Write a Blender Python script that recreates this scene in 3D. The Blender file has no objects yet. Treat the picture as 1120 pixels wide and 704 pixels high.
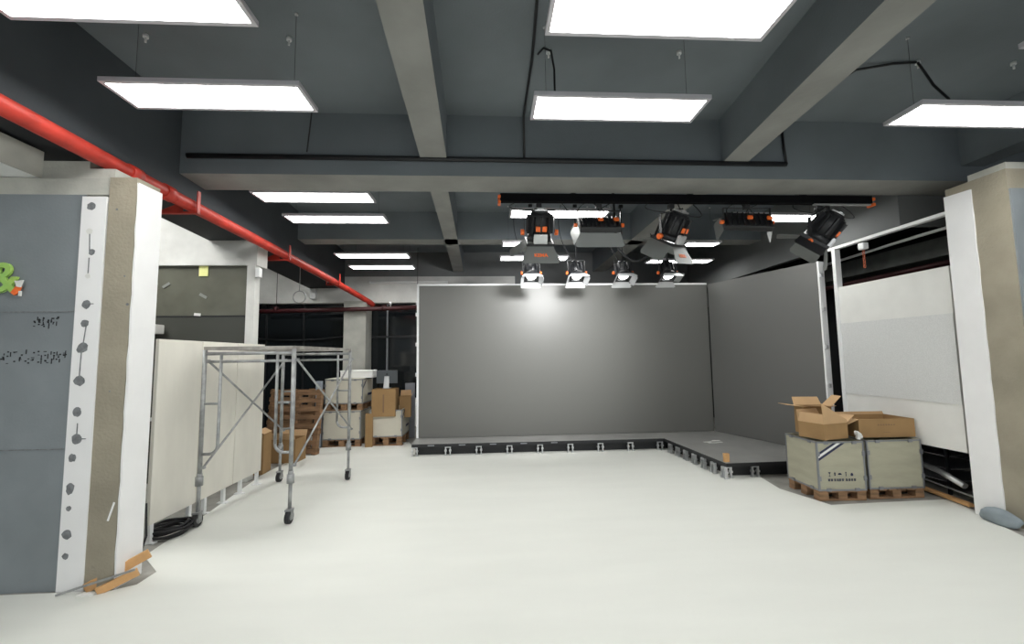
import bpy, bmesh, math, random
from mathutils import Vector, Matrix
random.seed(7)
PI = math.pi
R = math.radians
scn = bpy.context.scene
COL = scn.collection

# ------------------------------------------------------------------ camera
cam_data = bpy.data.cameras.new('camera')
cam = bpy.data.objects.new('camera', cam_data)
COL.objects.link(cam)
scn.camera = cam
cam_data.sensor_fit = 'HORIZONTAL'
cam_data.sensor_width = 36
cam_data.lens = 36 * 458.0 / 1120.0
cam_data.clip_end = 100
pitch, yaw, roll = R(4.7), R(3.2), R(-0.8)
F = Vector((math.sin(yaw) * math.cos(pitch), math.cos(yaw) * math.cos(pitch), math.sin(pitch)))
Rt = Vector((math.cos(yaw), -math.sin(yaw), 0))
Up = Rt.cross(F)
r2 = Rt * math.cos(roll) + Up * math.sin(roll)
u2 = -Rt * math.sin(roll) + Up * math.cos(roll)
m3 = Matrix((r2, u2, -F)).transposed()
cam.matrix_world = Matrix.Translation((0, 0, 1.5)) @ m3.to_4x4()

# ------------------------------------------------------------------ world, exposure
LIGHT_L = 18.8          # radiance of the ceiling panels
WORLD_L = 1.15          # daylight that comes in through the open front of the hall
EXPOSURE = 0.0
world = bpy.data.worlds.new('world')
scn.world = world
world.use_nodes = True
wb = world.node_tree.nodes['Background']
wb.inputs[0].default_value = (0.93, 0.97, 1.0, 1)
wb.inputs[1].default_value = WORLD_L
scn.view_settings.view_transform = 'Standard'
scn.view_settings.look = 'None'
scn.view_settings.gamma = 1
scn.view_settings.exposure = EXPOSURE
scn.view_settings.use_curve_mapping = False

# ------------------------------------------------------------------ materials
def mat(name, col, rough=0.6, metal=0.0, noise=0.0, nscale=6.0, bump=0.0, bscale=60.0, emit=None, spec=0.5,
        col2=None, stretch=None, ramp=(0.35, 0.65), transmission=0.0):
    m = bpy.data.materials.new(name)
    m.use_nodes = True
    nt = m.node_tree
    b = nt.nodes['Principled BSDF']
    b.inputs['Base Color'].default_value = (*col, 1)
    b.inputs['Roughness'].default_value = rough
    b.inputs['Metallic'].default_value = metal
    b.inputs['Specular IOR Level'].default_value = spec
    b.inputs['Transmission Weight'].default_value = transmission
    tc = nt.nodes.new('ShaderNodeTexCoord')
    src = tc.outputs['Object']
    if stretch:
        mp = nt.nodes.new('ShaderNodeMapping')
        mp.inputs['Scale'].default_value = stretch
        nt.links.new(src, mp.inputs[0]); src = mp.outputs[0]
    if noise or col2:
        n = nt.nodes.new('ShaderNodeTexNoise')
        n.inputs['Scale'].default_value = nscale
        n.inputs['Detail'].default_value = 6
        nt.links.new(src, n.inputs['Vector'])
        cr = nt.nodes.new('ShaderNodeValToRGB')
        cr.color_ramp.elements[0].position, cr.color_ramp.elements[1].position = ramp
        c2 = col2 if col2 else tuple(c * (1 - noise) for c in col)
        cr.color_ramp.elements[0].color = (*c2, 1)
        cr.color_ramp.elements[1].color = (*col, 1)
        nt.links.new(n.outputs['Fac'], cr.inputs[0])
        nt.links.new(cr.outputs[0], b.inputs['Base Color'])
    if bump:
        n2 = nt.nodes.new('ShaderNodeTexNoise')
        n2.inputs['Scale'].default_value = bscale
        n2.inputs['Detail'].default_value = 4
        nt.links.new(src, n2.inputs['Vector'])
        bp = nt.nodes.new('ShaderNodeBump')
        bp.inputs['Strength'].default_value = bump
        bp.inputs['Distance'].default_value = 0.01
        nt.links.new(n2.outputs['Fac'], bp.inputs['Height'])
        nt.links.new(bp.outputs[0], b.inputs['Normal'])
    if emit:
        b.inputs['Emission Color'].default_value = (*emit[0], 1)
        b.inputs['Emission Strength'].default_value = emit[1]
    return m

M = {}
M['ceiling'] = mat('dark slate ceiling paint', (0.19, 0.215, 0.235), 0.75, noise=0.15, nscale=1.3, bump=0.15)
M['ceiling_dark'] = mat('dark slate edge beam sides', (0.075, 0.085, 0.095), 0.8, noise=0.15, nscale=2)  # edge beam sides drawn darker than those of the other beams
M['beam'] = mat('grey beam underside', (0.30, 0.30, 0.285), 0.7, noise=0.22, nscale=2.2, bump=0.2, bscale=25)  # paler, warmer grey on the beam undersides than on their sides
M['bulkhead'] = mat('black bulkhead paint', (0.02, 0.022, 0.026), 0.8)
M['floor_white'] = mat('white floor fill', (0.70, 0.71, 0.665), 0.55, noise=0.035, nscale=2.0, stretch=(0.5, 2.2, 1), spec=0.3)
M['floor_concrete'] = mat('rough concrete floor', (0.33, 0.32, 0.29), 0.8, noise=0.35, nscale=4, bump=0.3)
M['concrete'] = mat('bare concrete', (0.52, 0.52, 0.47), 0.85, noise=0.22, nscale=3.5, bump=0.35, bscale=30)
M['concrete_far'] = mat('whitewashed concrete', (0.70, 0.70, 0.67), 0.85, noise=0.2, nscale=2.5, bump=0.3, bscale=30)
M['render_beige'] = mat('beige cement render', (0.36, 0.325, 0.25), 0.9, noise=0.25, nscale=2.2, bump=0.5, bscale=45)
M['slate_wall'] = mat('slate grey wall paint', (0.235, 0.262, 0.28), 0.7, noise=0.15, nscale=2.5, bump=0.15)
M['plaster_white'] = mat('white plasterboard', (0.86, 0.86, 0.86), 0.7, noise=0.05, nscale=3)
M['gypsum'] = mat('pale gypsum board', (0.76, 0.76, 0.73), 0.75, noise=0.06, nscale=4, bump=0.1)
M['board_cream'] = mat('off white board', (0.80, 0.775, 0.70), 0.6, noise=0.10, nscale=2.2, stretch=(2, 2, .6))
M['patch'] = mat('grey filler', (0.23, 0.24, 0.25), 0.8, noise=0.4, nscale=30)
M['red'] = mat('red pipe paint', (0.58, 0.045, 0.028), 0.5, noise=0.3, nscale=8)
M['red_dark'] = mat('dark red pipe paint', (0.045, 0.006, 0.007), 0.5)
M['screen'] = mat('matt dark led face', (0.122, 0.123, 0.114), 0.40, bump=0.05, bscale=300, spec=0.45)
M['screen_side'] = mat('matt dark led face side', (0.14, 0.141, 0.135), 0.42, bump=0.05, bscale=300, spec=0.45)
M['stage_top'] = mat('dark grey stage deck', (0.27, 0.27, 0.26), 0.32, noise=0.2, nscale=3)
M['black'] = mat('black powder coat', (0.012, 0.013, 0.015), 0.45)
M['black_rubber'] = mat('black rubber', (0.015, 0.015, 0.017), 0.7)
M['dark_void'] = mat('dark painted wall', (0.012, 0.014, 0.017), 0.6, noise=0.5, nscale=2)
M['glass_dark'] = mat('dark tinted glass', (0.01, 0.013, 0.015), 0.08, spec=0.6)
M['glass_grey'] = mat('smoky grey glass', (0.15, 0.15, 0.12), 0.15, noise=0.35, nscale=1.4, spec=0.6)
M['glass_low'] = mat('darker smoky glass', (0.07, 0.072, 0.063), 0.15, spec=0.5)
M['silver'] = mat('silver metal', (0.62, 0.63, 0.64), 0.35, metal=0.8)
M['white_metal'] = mat('white painted metal', (0.78, 0.79, 0.79), 0.4)
M['galv'] = mat('galvanised steel', (0.42, 0.43, 0.43), 0.45, metal=0.55, noise=0.35, nscale=14)
M['grey_leaf'] = mat('grey anodised sheet', (0.16, 0.17, 0.165), 0.4, metal=0.3)
M['leaf_pale'] = mat('pale metal leaf', (0.55, 0.56, 0.57), 0.35, metal=0.2)
M['rail_black'] = mat('matt black rail', (0.004, 0.004, 0.005), 0.8, spec=0.1)
M['grey_paint'] = mat('flat grey wall paint', (0.165, 0.172, 0.172), 0.8, noise=0.12, nscale=2)
M['orange'] = mat('orange plastic', (0.9, 0.17, 0.03), 0.45)
M['chain'] = mat('orange red chain', (0.45, 0.10, 0.04), 0.5)
M['card'] = mat('brown cardboard', (0.33, 0.20, 0.085), 0.8, noise=0.12, nscale=5)
M['card_in'] = mat('pale brown cardboard', (0.55, 0.36, 0.19), 0.8, noise=0.10, nscale=5)
M['ply'] = mat('pale plywood', (0.40, 0.385, 0.29), 0.7, noise=0.15, nscale=3, stretch=(1, 1, 4))
M['ply_white'] = mat('cream crate panel', (0.60, 0.57, 0.48), 0.7, noise=0.08, nscale=3)
M['edge'] = mat('zinc edge strip', (0.25, 0.26, 0.28), 0.4, metal=0.6)
M['wood'] = mat('pallet wood', (0.33, 0.19, 0.10), 0.8, noise=0.45, nscale=4, stretch=(1, 1, 6))
M['offcut'] = mat('orange pine', (0.70, 0.40, 0.17), 0.7, noise=0.2, nscale=8)
M['navy'] = mat('navy print', (0.02, 0.025, 0.07), 0.6)
M['white_print'] = mat('white print', (0.8, 0.8, 0.8), 0.6)
M['foam'] = mat('white foam', (0.8, 0.8, 0.78), 0.8)
M['green'] = mat('lime green acrylic', (0.46, 0.62, 0.13), 0.4, col2=(0.30, 0.62, 0.16), nscale=5)
M['apple_dark'] = mat('dark screen back', (0.10, 0.11, 0.12), 0.3, metal=0.5)
M['yellow'] = mat('yellow paper', (0.85, 0.85, 0.35), 0.7)
M['paper'] = mat('white paper', (0.75, 0.75, 0.72), 0.7)
M['paper_dull'] = mat('grey paper', (0.22, 0.23, 0.21), 0.7)
M['bag'] = mat('grey blue sack', (0.28, 0.33, 0.36), 0.6, noise=0.3, nscale=6)
M['diffuser'] = mat('lit diffuser', (0.9, 0.9, 0.9), 0.5, emit=((1.0, 1.0, 0.97), LIGHT_L))
M['lens'] = mat('lit lens', (0.9, 0.9, 0.9), 0.3, emit=((1.0, 1.0, 1.0), 5.0))
M['lens_off'] = mat('unlit lens', (0.5, 0.52, 0.55), 0.15)
M['frame_alu'] = mat('aluminium light frame', (0.62, 0.60, 0.64), 0.4, metal=0.3)

# ------------------------------------------------------------------ mesh helpers
class MB:
    def __init__(s):
        s.bm = bmesh.new()
    def box(s, c, d, mtx=None, bevel=0):
        """box with centre c and size d"""
        g = bmesh.ops.create_cube(s.bm, size=1)
        T = Matrix.Translation(c) @ Matrix.Diagonal((*d, 1))
        if mtx is not None: T = mtx @ T
        bmesh.ops.transform(s.bm, matrix=T, verts=g['verts'])
        if bevel:
            es = list({e for v in g['verts'] for e in v.link_edges})
            bmesh.ops.bevel(s.bm, geom=es, offset=bevel, segments=2, affect='EDGES', profile=0.5)
        return s
    def lo(s, a, b, mtx=None, bevel=0):
        """box from corner a to corner b"""
        a, b = Vector(a), Vector(b)
        return s.box((a + b) / 2, [abs(x) for x in (b - a)], mtx, bevel)
    def bar(s, a, b, w, h, up=(0, 0, 1)):
        a, b = Vector(a), Vector(b)
        z = (b - a); L = z.length; z.normalize()
        u = Vector(up)
        if abs(u.dot(z)) > .95: u = Vector((1, 0, 0))
        x = u.cross(z).normalized(); y = z.cross(x)
        T = Matrix((x, y, z)).transposed().to_4x4(); T.translation = (a + b) / 2
        return s.box((0, 0, 0), (w, h, L), T)
    def cyl(s, a, b, r, r2=None, n=16):
        a, b = Vector(a), Vector(b)
        z = b - a
        T = z.to_track_quat('Z', 'Y').to_matrix().to_4x4(); T.translation = (a + b) / 2
        g = bmesh.ops.create_cone(s.bm, cap_ends=True, segments=n, radius1=r, radius2=r if r2 is None else r2, depth=z.length)
        bmesh.ops.transform(s.bm, matrix=T, verts=g['verts'])
        for f in {f for v in g['verts'] for f in v.link_faces}:
            if len(f.verts) == 4: f.smooth = True
        return s
    def tube(s, pts, r, n=10, closed=False):
        pts = [Vector(p) for p in pts]
        N = len(pts); rings = []
        prev = None
        for i, p in enumerate(pts):
            if closed: t = pts[(i + 1) % N] - pts[i - 1]
            else: t = pts[min(i + 1, N - 1)] - pts[max(i - 1, 0)]
            t.normalize()
            if prev is None:
                u = Vector((0, 0, 1)) if abs(t.z) < .9 else Vector((1, 0, 0))
                x = u.cross(t).normalized()
            else:
                x = (prev - t * prev.dot(t)).normalized()
            prev = x
            y = t.cross(x)
            rings.append([s.bm.verts.new(p + x * r * math.cos(2 * PI * k / n) + y * r * math.sin(2 * PI * k / n)) for k in range(n)])
        for i in range(N if closed else N - 1):
            a, b = rings[i], rings[(i + 1) % N]
            for k in range(n):
                f = s.bm.faces.new((a[k], a[(k + 1) % n], b[(k + 1) % n], b[k])); f.smooth = True
        if not closed:
            s.bm.faces.new(rings[0][::-1]); s.bm.faces.new(rings[-1])
        return s
    def prism(s, pts, vec):
        """polygon pts (3D) extruded by vec"""
        vec = Vector(vec)
        a = [s.bm.verts.new(Vector(p)) for p in pts]
        b = [s.bm.verts.new(Vector(p) + vec) for p in pts]
        n = len(pts)
        s.bm.faces.new(a[::-1]); s.bm.faces.new(b)
        for i in range(n):
            s.bm.faces.new((a[i], a[(i + 1) % n], b[(i + 1) % n], b[i]))
        return s
    def xf(s, T):
        bmesh.ops.transform(s.bm, matrix=T, verts=s.bm.verts); return s
    def build(s, name, m, parent=None, world=False, origin=None):
        bmesh.ops.recalc_face_normals(s.bm, faces=s.bm.faces)
        if world and parent is not None:
            bmesh.ops.transform(s.bm, matrix=parent.matrix_basis.inverted(), verts=s.bm.verts)
        me = bpy.data.meshes.new(name)
        if parent is None:
            if origin is None:
                vs = [v.co for v in s.bm.verts]
                origin = Vector(((min(v.x for v in vs) + max(v.x for v in vs)) / 2, (min(v.y for v in vs) + max(v.y for v in vs)) / 2, min(v.z for v in vs)))
            origin = Vector(origin)
            bmesh.ops.translate(s.bm, vec=-origin, verts=s.bm.verts)
        s.bm.to_mesh(me); s.bm.free()
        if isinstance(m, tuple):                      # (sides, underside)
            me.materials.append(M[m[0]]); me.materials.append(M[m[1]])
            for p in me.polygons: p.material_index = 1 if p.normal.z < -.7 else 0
        else: me.materials.append(m if not isinstance(m, str) else M[m])
        o = bpy.data.objects.new(name, me)
        COL.objects.link(o)
        if parent is None: o.location = origin
        else: o.parent = parent
        return o

def tag(o, label=None, cat=None, group=None, kind=None):
    if label: o['label'] = label
    if cat: o['category'] = cat
    if group: o['group'] = group
    if kind: o['kind'] = kind
    return o
def thing(name, label, cat, loc=(0, 0, 0), rz=0, group=None):
    o = bpy.data.objects.new(name, None); COL.objects.link(o)
    o.location = loc; o.rotation_euler = (0, 0, rz); o.empty_display_size = .1
    return tag(o, label, cat, group)
def struct(name, mb, m, label, cat):
    return tag(mb.build(name, m), label, cat, None, 'structure')
def children(o): return [c for c in bpy.data.objects if c.parent == o]
def copy_tree(o, parent=None):
    kids = children(o)
    c = o.copy(); COL.objects.link(c)
    if parent: c.parent = parent
    for k in kids: copy_tree(k, c)
    return c
def text_mesh(txt, size, depth, m, name, parent, T, bold=0.0):
    cu = bpy.data.curves.new('t', 'FONT'); cu.body = txt; cu.size = size; cu.extrude = depth / 2; cu.offset = bold
    cu.align_x = 'CENTER'; cu.align_y = 'CENTER'
    to = bpy.data.objects.new('t', cu); COL.objects.link(to)
    me = bpy.data.meshes.new_from_object(to)
    bpy.data.objects.remove(to); bpy.data.curves.remove(cu)
    me.transform(T); me.materials.clear(); me.materials.append(M[m]); me.name = name
    o = bpy.data.objects.new(name, me); COL.objects.link(o); o.parent = parent
    return o
def arc(c, r, a0, a1, n, ax=(1, 0, 0), ay=(0, 0, 1)):
    c, ax, ay = Vector(c), Vector(ax), Vector(ay)
    return [c + ax * r * math.cos(a0 + (a1 - a0) * i / n) + ay * r * math.sin(a0 + (a1 - a0) * i / n) for i in range(n + 1)]
def sag(a, b, d, n=10, side=(0, 0, 0)):
    a, b, side = Vector(a), Vector(b), Vector(side)
    return [a.lerp(b, i / n) + (Vector((0, 0, -d)) + side) * 4 * (i / n) * (1 - i / n) for i in range(n + 1)]

# ================================================================== THE SETTING
struct('floor', MB().lo((-9, -6, -0.25), (9, 11.2, -0.004)), 'floor_concrete', 'rough grey concrete floor under the boards, crates and stage', 'floor')
poly = [(-6.0, -5.5), (6.8, -5.5), (6.8, 3.18), (4.27, 3.24), (4.38, 3.53), (4.52, 3.77), (4.63, 4.12), (3.87, 4.10), (3.35, 4.08), (3.20, 4.6), (3.3, 5.2), (3.0, 6.0), (2.9, 6.9), (-1.12, 6.9), (-1.15, 6.9),
        (-1.44, 7.72), (-2.37, 7.80), (-2.6, 7.56), (-2.95, 7.38), (-2.97, 6.94), (-2.98, 5.77), (-2.82, 4.67), (-2.73, 4.01), (-2.68, 3.53), (-2.39, 3.27), (-2.39, 3.10), (-2.50, 3.035), (-6.0, 3.035)]
struct('white_floor_fill', MB().prism([(x, y, -0.004) for x, y in poly], (0, 0, 0.005)), 'floor_white', 'flat white fill over the concrete in the foreground', 'floor')  # flat white fill with an irregular outline, not real flooring

struct('ceiling', MB().lo((-9, -6, 3.85), (9, 11.2, 4.1)), 'ceiling', 'dark slate painted concrete ceiling slab between the beams', 'ceiling')
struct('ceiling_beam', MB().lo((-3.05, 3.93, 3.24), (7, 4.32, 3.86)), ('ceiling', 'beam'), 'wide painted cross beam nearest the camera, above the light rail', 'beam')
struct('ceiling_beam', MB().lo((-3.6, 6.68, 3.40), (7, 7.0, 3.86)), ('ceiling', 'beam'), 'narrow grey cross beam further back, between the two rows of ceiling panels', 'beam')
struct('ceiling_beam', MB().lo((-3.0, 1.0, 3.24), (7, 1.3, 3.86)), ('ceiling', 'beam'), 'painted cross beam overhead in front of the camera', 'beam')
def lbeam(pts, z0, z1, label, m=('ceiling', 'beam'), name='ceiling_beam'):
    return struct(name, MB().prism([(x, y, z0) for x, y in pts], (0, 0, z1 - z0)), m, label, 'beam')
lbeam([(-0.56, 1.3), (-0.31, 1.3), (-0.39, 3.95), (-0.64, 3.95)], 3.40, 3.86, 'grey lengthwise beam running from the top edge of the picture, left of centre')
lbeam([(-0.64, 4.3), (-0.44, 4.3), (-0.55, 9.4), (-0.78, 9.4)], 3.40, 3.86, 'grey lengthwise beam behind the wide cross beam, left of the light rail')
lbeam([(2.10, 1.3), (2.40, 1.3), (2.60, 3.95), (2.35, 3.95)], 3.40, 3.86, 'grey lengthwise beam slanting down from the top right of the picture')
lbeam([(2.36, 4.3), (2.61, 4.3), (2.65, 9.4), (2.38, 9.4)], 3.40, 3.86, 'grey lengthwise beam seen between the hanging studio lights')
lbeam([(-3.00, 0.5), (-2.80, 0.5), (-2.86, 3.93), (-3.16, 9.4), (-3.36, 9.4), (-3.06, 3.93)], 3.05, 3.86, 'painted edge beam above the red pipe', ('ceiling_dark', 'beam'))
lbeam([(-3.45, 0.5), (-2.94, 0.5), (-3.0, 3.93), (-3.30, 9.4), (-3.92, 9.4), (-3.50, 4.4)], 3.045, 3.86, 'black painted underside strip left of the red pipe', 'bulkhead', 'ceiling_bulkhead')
lbeam([(4.9, 1.3), (5.15, 1.3), (5.15, 9.4), (4.9, 9.4)], 3.40, 3.86, 'dark lengthwise beam over the white boards on the right', 'ceiling')
struct('ceiling_beam', MB().prism([(-6, 9.3, 2.72), (.6, 9.3, 2.72), (.6, 9.3, 3.30), (-3.4, 9.3, 3.30), (-3.4, 9.3, 3.84), (-6, 9.3, 3.84)], (0, .3, 0)), 'concrete_far', 'pale bare concrete beam across the far end, left of the big screen', 'beam')
struct('ceiling_beam', MB().prism([(-3.4, 9.3, 3.30), (.6, 9.3, 3.30), (.6, 9.3, 2.6), (7, 9.3, 2.6), (7, 9.3, 3.86), (-3.4, 9.3, 3.86)], (0, .3, 0)), 'grey_paint', 'dark painted beam at the very back of the ceiling', 'beam')
struct('ceiling_beam', MB().lo((-4.9, 5.5, 2.72), (-2.98, 5.75, 3.84)), 'concrete_far', 'whitewashed beam above the smoky glass partition', 'beam')
struct('ceiling_beam', MB().lo((-6.2, 3.06, 2.69), (-2.70, 3.3, 2.81)), 'concrete', 'bare concrete lintel along the top of the slate wall', 'beam')
struct('ceiling_beam', MB().lo((-3.2, 3.10, 2.81), (-2.88, 3.3, 2.955)).lo((-2.88, 3.10, 2.81), (-2.70, 3.3, 2.90)), 'concrete', 'concrete beam stub on the left column', 'beam')
struct('ceiling_beam', MB().lo((-3.75, 1.2, 2.82), (-3.2, 3.10, 3.02)), ('concrete', 'plaster_white'), 'bare concrete beam at the top left running to the column', 'beam')
struct('ceiling_panel_left', MB().lo((-6.2, 0.5, 3.04), (-3.44, 3.35, 3.08)), 'plaster_white', 'whitewashed slab at the top left corner', 'ceiling')

# left slate wall with its strip of white plasterboard
wl = struct('wall_left', MB().lo((-6.2, 3.06, -.05), (-2.86, 3.25, 2.69)), 'slate_wall', 'slate grey painted wall at the left edge', 'wall')
st = MB().prism([(-2.855, 3.045, -0.003), (-2.685, 3.045, -0.003), (-2.700, 3.045, 2.672), (-2.865, 3.045, 2.672)], (0, 0.2, 0))
ws = struct('wall_strip', st, 'plaster_white', 'white plasterboard strip dotted with grey filler between slate wall and beige column', 'wall')
MB().lo((-6.2, 3.056, 1.85), (-2.88, 3.062, 1.856)).build('board_joint', 'patch', wl, world=True)
MB().lo((-6.2, 3.056, 0.915), (-2.88, 3.062, 0.921)).build('board_joint', 'patch', wl, world=True)
spots = [(-2.80, 2.60, .030, 0), (-2.80, 2.42, .022, 1), (-2.775, 2.27, .022, 0), (-2.79, 2.10, .018, 1), (-2.79, 1.90, .030, 0), (-2.79, 1.77, .026, 0), (-2.795, 1.60, .036, 0),
         (-2.80, 1.375, .034, 0), (-2.80, 1.165, .030, 0), (-2.79, .985, .034, 0), (-2.81, .86, .026, 0), (-2.81, .66, .026, 2), (-2.81, .53, .017, 0), (-2.81, .365, .032, 0), (-2.81, .225, .020, 0)]
for x, z, r, kind in spots:
    n = 14; sy = 1.5 if kind == 2 else 1.0
    pts = [(x + r * (1 + random.uniform(-.16, .16)) * math.cos(2 * PI * k / n), 3.0435, z + sy * r * (1 + random.uniform(-.16, .16)) * math.sin(2 * PI * k / n)) for k in range(n)]
    MB().prism(pts, (0, .003, 0)).build('filler_patch', 'gypsum' if kind == 1 else 'patch', ws, world=True)
for (x0, z0, x1, z1) in ((-2.797, 2.40, -2.79, 2.27), (-2.79, 2.23, -2.79, 2.12), (-2.79, 1.905, -2.74, 1.905), (-2.775, 1.79, -2.79, 1.62), (-2.797, 1.58, -2.80, 1.40), (-2.79, 1.09, -2.79, 1.0), (-2.79, .985, -2.73, .985)):
    MB().bar((x0, 3.0435, z0), (x1, 3.0435, z1), .006, .003, (0, 1, 0)).build('chased_line', 'patch', ws, world=True)

# traces of lettering pulled off the slate wall
def lettering(x0, x1, z0, z1, n, seed):
    rnd = random.Random(seed); mb = MB()
    w = (x1 - x0) / n
    for i in range(n):
        cx = x0 + w * (i + .5)
        for k in range(rnd.choice((2, 3, 3))):
            x = cx + rnd.uniform(-.3, .3) * w; z = rnd.uniform(z0, z1)
            if rnd.random() < .5: mb.box((x, 3.0585, z), (.004, .003, (z1 - z0) * rnd.uniform(.15, .45)))
            else: mb.box((x, 3.0585, z), (w * rnd.uniform(.2, .5), .003, .005))
            mb.box((cx + rnd.uniform(-.3, .3) * w, 3.0585, rnd.uniform(z0, z1)), (.009, .003, .009))
    return mb
o = lettering(-3.15, -2.97, 1.745, 1.815, 6, 3).build('removed_lettering', 'dark_void', wl, world=True)
o = lettering(-3.34, -2.90, 1.50, 1.58, 11, 5).build('removed_lettering', 'dark_void', wl, world=True)

# left column
cl = struct('column', MB().lo((-2.69, 3.05, -.05), (-2.505, 3.26, 2.815)), 'render_beige', 'beige cement rendered column left of the red pipe bracket', 'column')
bm_ = MB().prism([(-2.50, 3.045, -0.003), (-2.50, 3.255, -0.003), (-2.50, 3.255, 2.80), (-2.50, 3.045, 2.80)], (-.012, 0, 0))
struct('wall_board', MB().prism([(-2.50, 3.05 + 0.004 * math.sin(k * 2.3), 0.0 + 2.775 * k / 24) for k in range(25)] + [(-2.50, 3.262, 2.78), (-2.50, 3.262, -0.003)], (.012, 0, 0)), 'plaster_white', 'white plasterboard lining on the inner side of the left column', 'wall')
bm_.bm.free()
for (x, y, z, r) in ((-2.63, 3.0485, 2.58, .008), (-2.55, 3.0485, 2.1, .006), (-2.52, 3.0485, 1.9, .01), (-2.60, 3.0485, 1.3, .005)):
    MB().cyl((x, y - .001, z), (x, y + .002, z), r, n=8).build('pit_mark', 'patch', cl, world=True)
MB().bar((-2.56, 3.0485, .44), (-2.525, 3.0485, .56), .012, .002, (0, 1, 0)).build('plaster_smear', 'plaster_white', cl, world=True)

# smoky glass partition at the left, behind the boards
gp = tag(MB().lo((-4.9, 5.55, 0.0), (-3.10, 5.57, 2.72)).build('window_1', 'glass_grey'), 'smoky grey glass partition behind the row of white boards', 'window', None, 'structure')
MB().lo((-4.9, 5.545, 2.055), (-3.1, 5.552, 2.075)).build('dark_seal', 'black', gp, world=True)
MB().lo((-4.9, 5.546, 0.0), (-3.1, 5.549, 2.055)).build('lower_pane', 'glass_low', gp, world=True)
MB().lo((-3.72, 5.535, 2.585), (-3.61, 5.545, 2.74)).build('paper_note', 'yellow', gp, world=True)
for (x, z, a, m_) in ((-4.27, 2.50, 25, 'paper_dull'), (-4.12, 2.47, -35, 'paper_dull'), (-3.66, 2.33, 30, 'paper_dull'), (-3.72, 2.09, 5, 'paper')):
    MB().box((0, 0, 0), (.10 if a != 5 else .08, .004, .035), Matrix.Translation((x, 5.542, z)) @ Matrix.Rotation(R(a), 4, 'Y')).build('paper_note', m_, gp, world=True)
struct('trim_1', MB().lo((-3.10, 5.50, 0), (-3.0, 5.62, 2.72)), 'concrete_far', 'pale upright post at the right end of the smoky glass', 'post')
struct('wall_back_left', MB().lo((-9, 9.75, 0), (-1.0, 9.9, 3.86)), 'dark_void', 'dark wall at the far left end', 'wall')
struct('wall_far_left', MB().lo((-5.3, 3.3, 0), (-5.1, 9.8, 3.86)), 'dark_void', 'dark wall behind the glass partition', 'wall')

# far column and dark glazing
struct('column', MB().lo((-3.06, 9.0, 0), (-2.60, 9.45, 2.72)), 'concrete', 'pale concrete column behind the stacked cream crates', 'column')
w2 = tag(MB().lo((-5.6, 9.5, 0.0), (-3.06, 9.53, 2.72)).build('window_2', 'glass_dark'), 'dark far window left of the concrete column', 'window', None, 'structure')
for x in (-4.9, -4.1): MB().lo((x, 9.47, 0), (x + .03, 9.5, 2.72)).build('mullion', 'black', w2, world=True)
MB().tube([(-5.4 + 2.3 * i / 12, 9.45, 1.92 + .35 * (i / 12 - .5) ** 2) for i in range(13)], .02).build('cable', 'black', w2, world=True)
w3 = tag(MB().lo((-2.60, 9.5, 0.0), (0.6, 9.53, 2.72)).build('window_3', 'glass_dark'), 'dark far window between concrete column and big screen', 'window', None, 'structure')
for x in (-2.28, -1.45): MB().lo((x, 9.47, 0), (x + .035, 9.5, 2.72)).build('mullion', 'edge', w3, world=True)
MB().lo((-2.60, 9.47, 1.95), (0.6, 9.5, 2.0)).build('mullion', 'black', w3, world=True)
MB().lo((-1.9, 9.46, 0), (-1.40, 9.49, .62)).build('lower_panel', 'gypsum', w3, world=True)

# right side: gypsum boards, column, slate wall
struct('wall_right', MB().lo((4.50, 3.80, 0.53), (4.56, 5.11, 2.325)), 'gypsum', 'pale gypsum board wall with a clear strip above and below it', 'wall')
struct('trim_2', MB().lo((4.485, 5.10, 0.5), (4.56, 5.15, 2.86)), 'white_metal', 'white upright at the far end of the gypsum wall', 'post')
struct('trim_3', MB().lo((4.485, 3.74, 2.825), (4.55, 5.22, 2.86)), 'white_metal', 'white top rail over the dark opening at the right', 'rail')
struct('trim_4', MB().lo((4.494, 3.80, .98), (4.502, 5.10, 1.86)), mat('faint grey mesh screen', (.68, .69, .68), .7, noise=.12, nscale=120), 'faint grey mesh panel let into the gypsum wall', 'panel')
struct('column', MB().lo((4.47, 3.26, -.05), (4.80, 3.74, 3.06)), 'render_beige', 'beige cement column at the right edge', 'column')
struct('wall_board', MB().prism([(4.47, 3.75, -0.003), (4.47, 3.75, 2.99)] + [(4.47, 3.52 + .0025 * math.sin(k * 1.9), 2.98 - 2.98 * k / 24) for k in range(25)], (-.012, 0, 0)), 'plaster_white', 'white plasterboard strip on the right column beside the gypsum wall', 'wall')
struct('wall_front_right', MB().lo((4.481, 3.245, -.05), (7.2, 3.3, 2.88)), 'slate_wall', 'slate grey wall at the right edge', 'wall')
struct('ceiling_beam', MB().lo((4.48, 3.262, 2.88), (7.2, 3.55, 3.12)), 'concrete', 'bare concrete beam end at the right edge', 'beam')
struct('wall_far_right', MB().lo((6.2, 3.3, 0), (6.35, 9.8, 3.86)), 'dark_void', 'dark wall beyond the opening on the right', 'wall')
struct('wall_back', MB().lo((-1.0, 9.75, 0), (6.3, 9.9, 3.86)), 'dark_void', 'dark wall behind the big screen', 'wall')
struct('wall_right_upper', MB().lo((4.60, 4.33, 2.90), (4.70, 9.3, 3.86)).lo((4.70, 4.33, 2.90), (6.2, 4.40, 3.86)), 'grey_paint', 'slate painted bulkhead above the white top rail on the right', 'wall')
struct('wall_outer_left', MB().lo((-6.3, -5.5, 0), (-6.2, 3.2, 3.86)), 'gypsum', 'pale side wall left of the camera', 'wall')
struct('wall_outer_right', MB().lo((7.2, -5.5, 0), (7.3, 3.3, 3.86)), 'gypsum', 'pale side wall right of the camera', 'wall')

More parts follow.
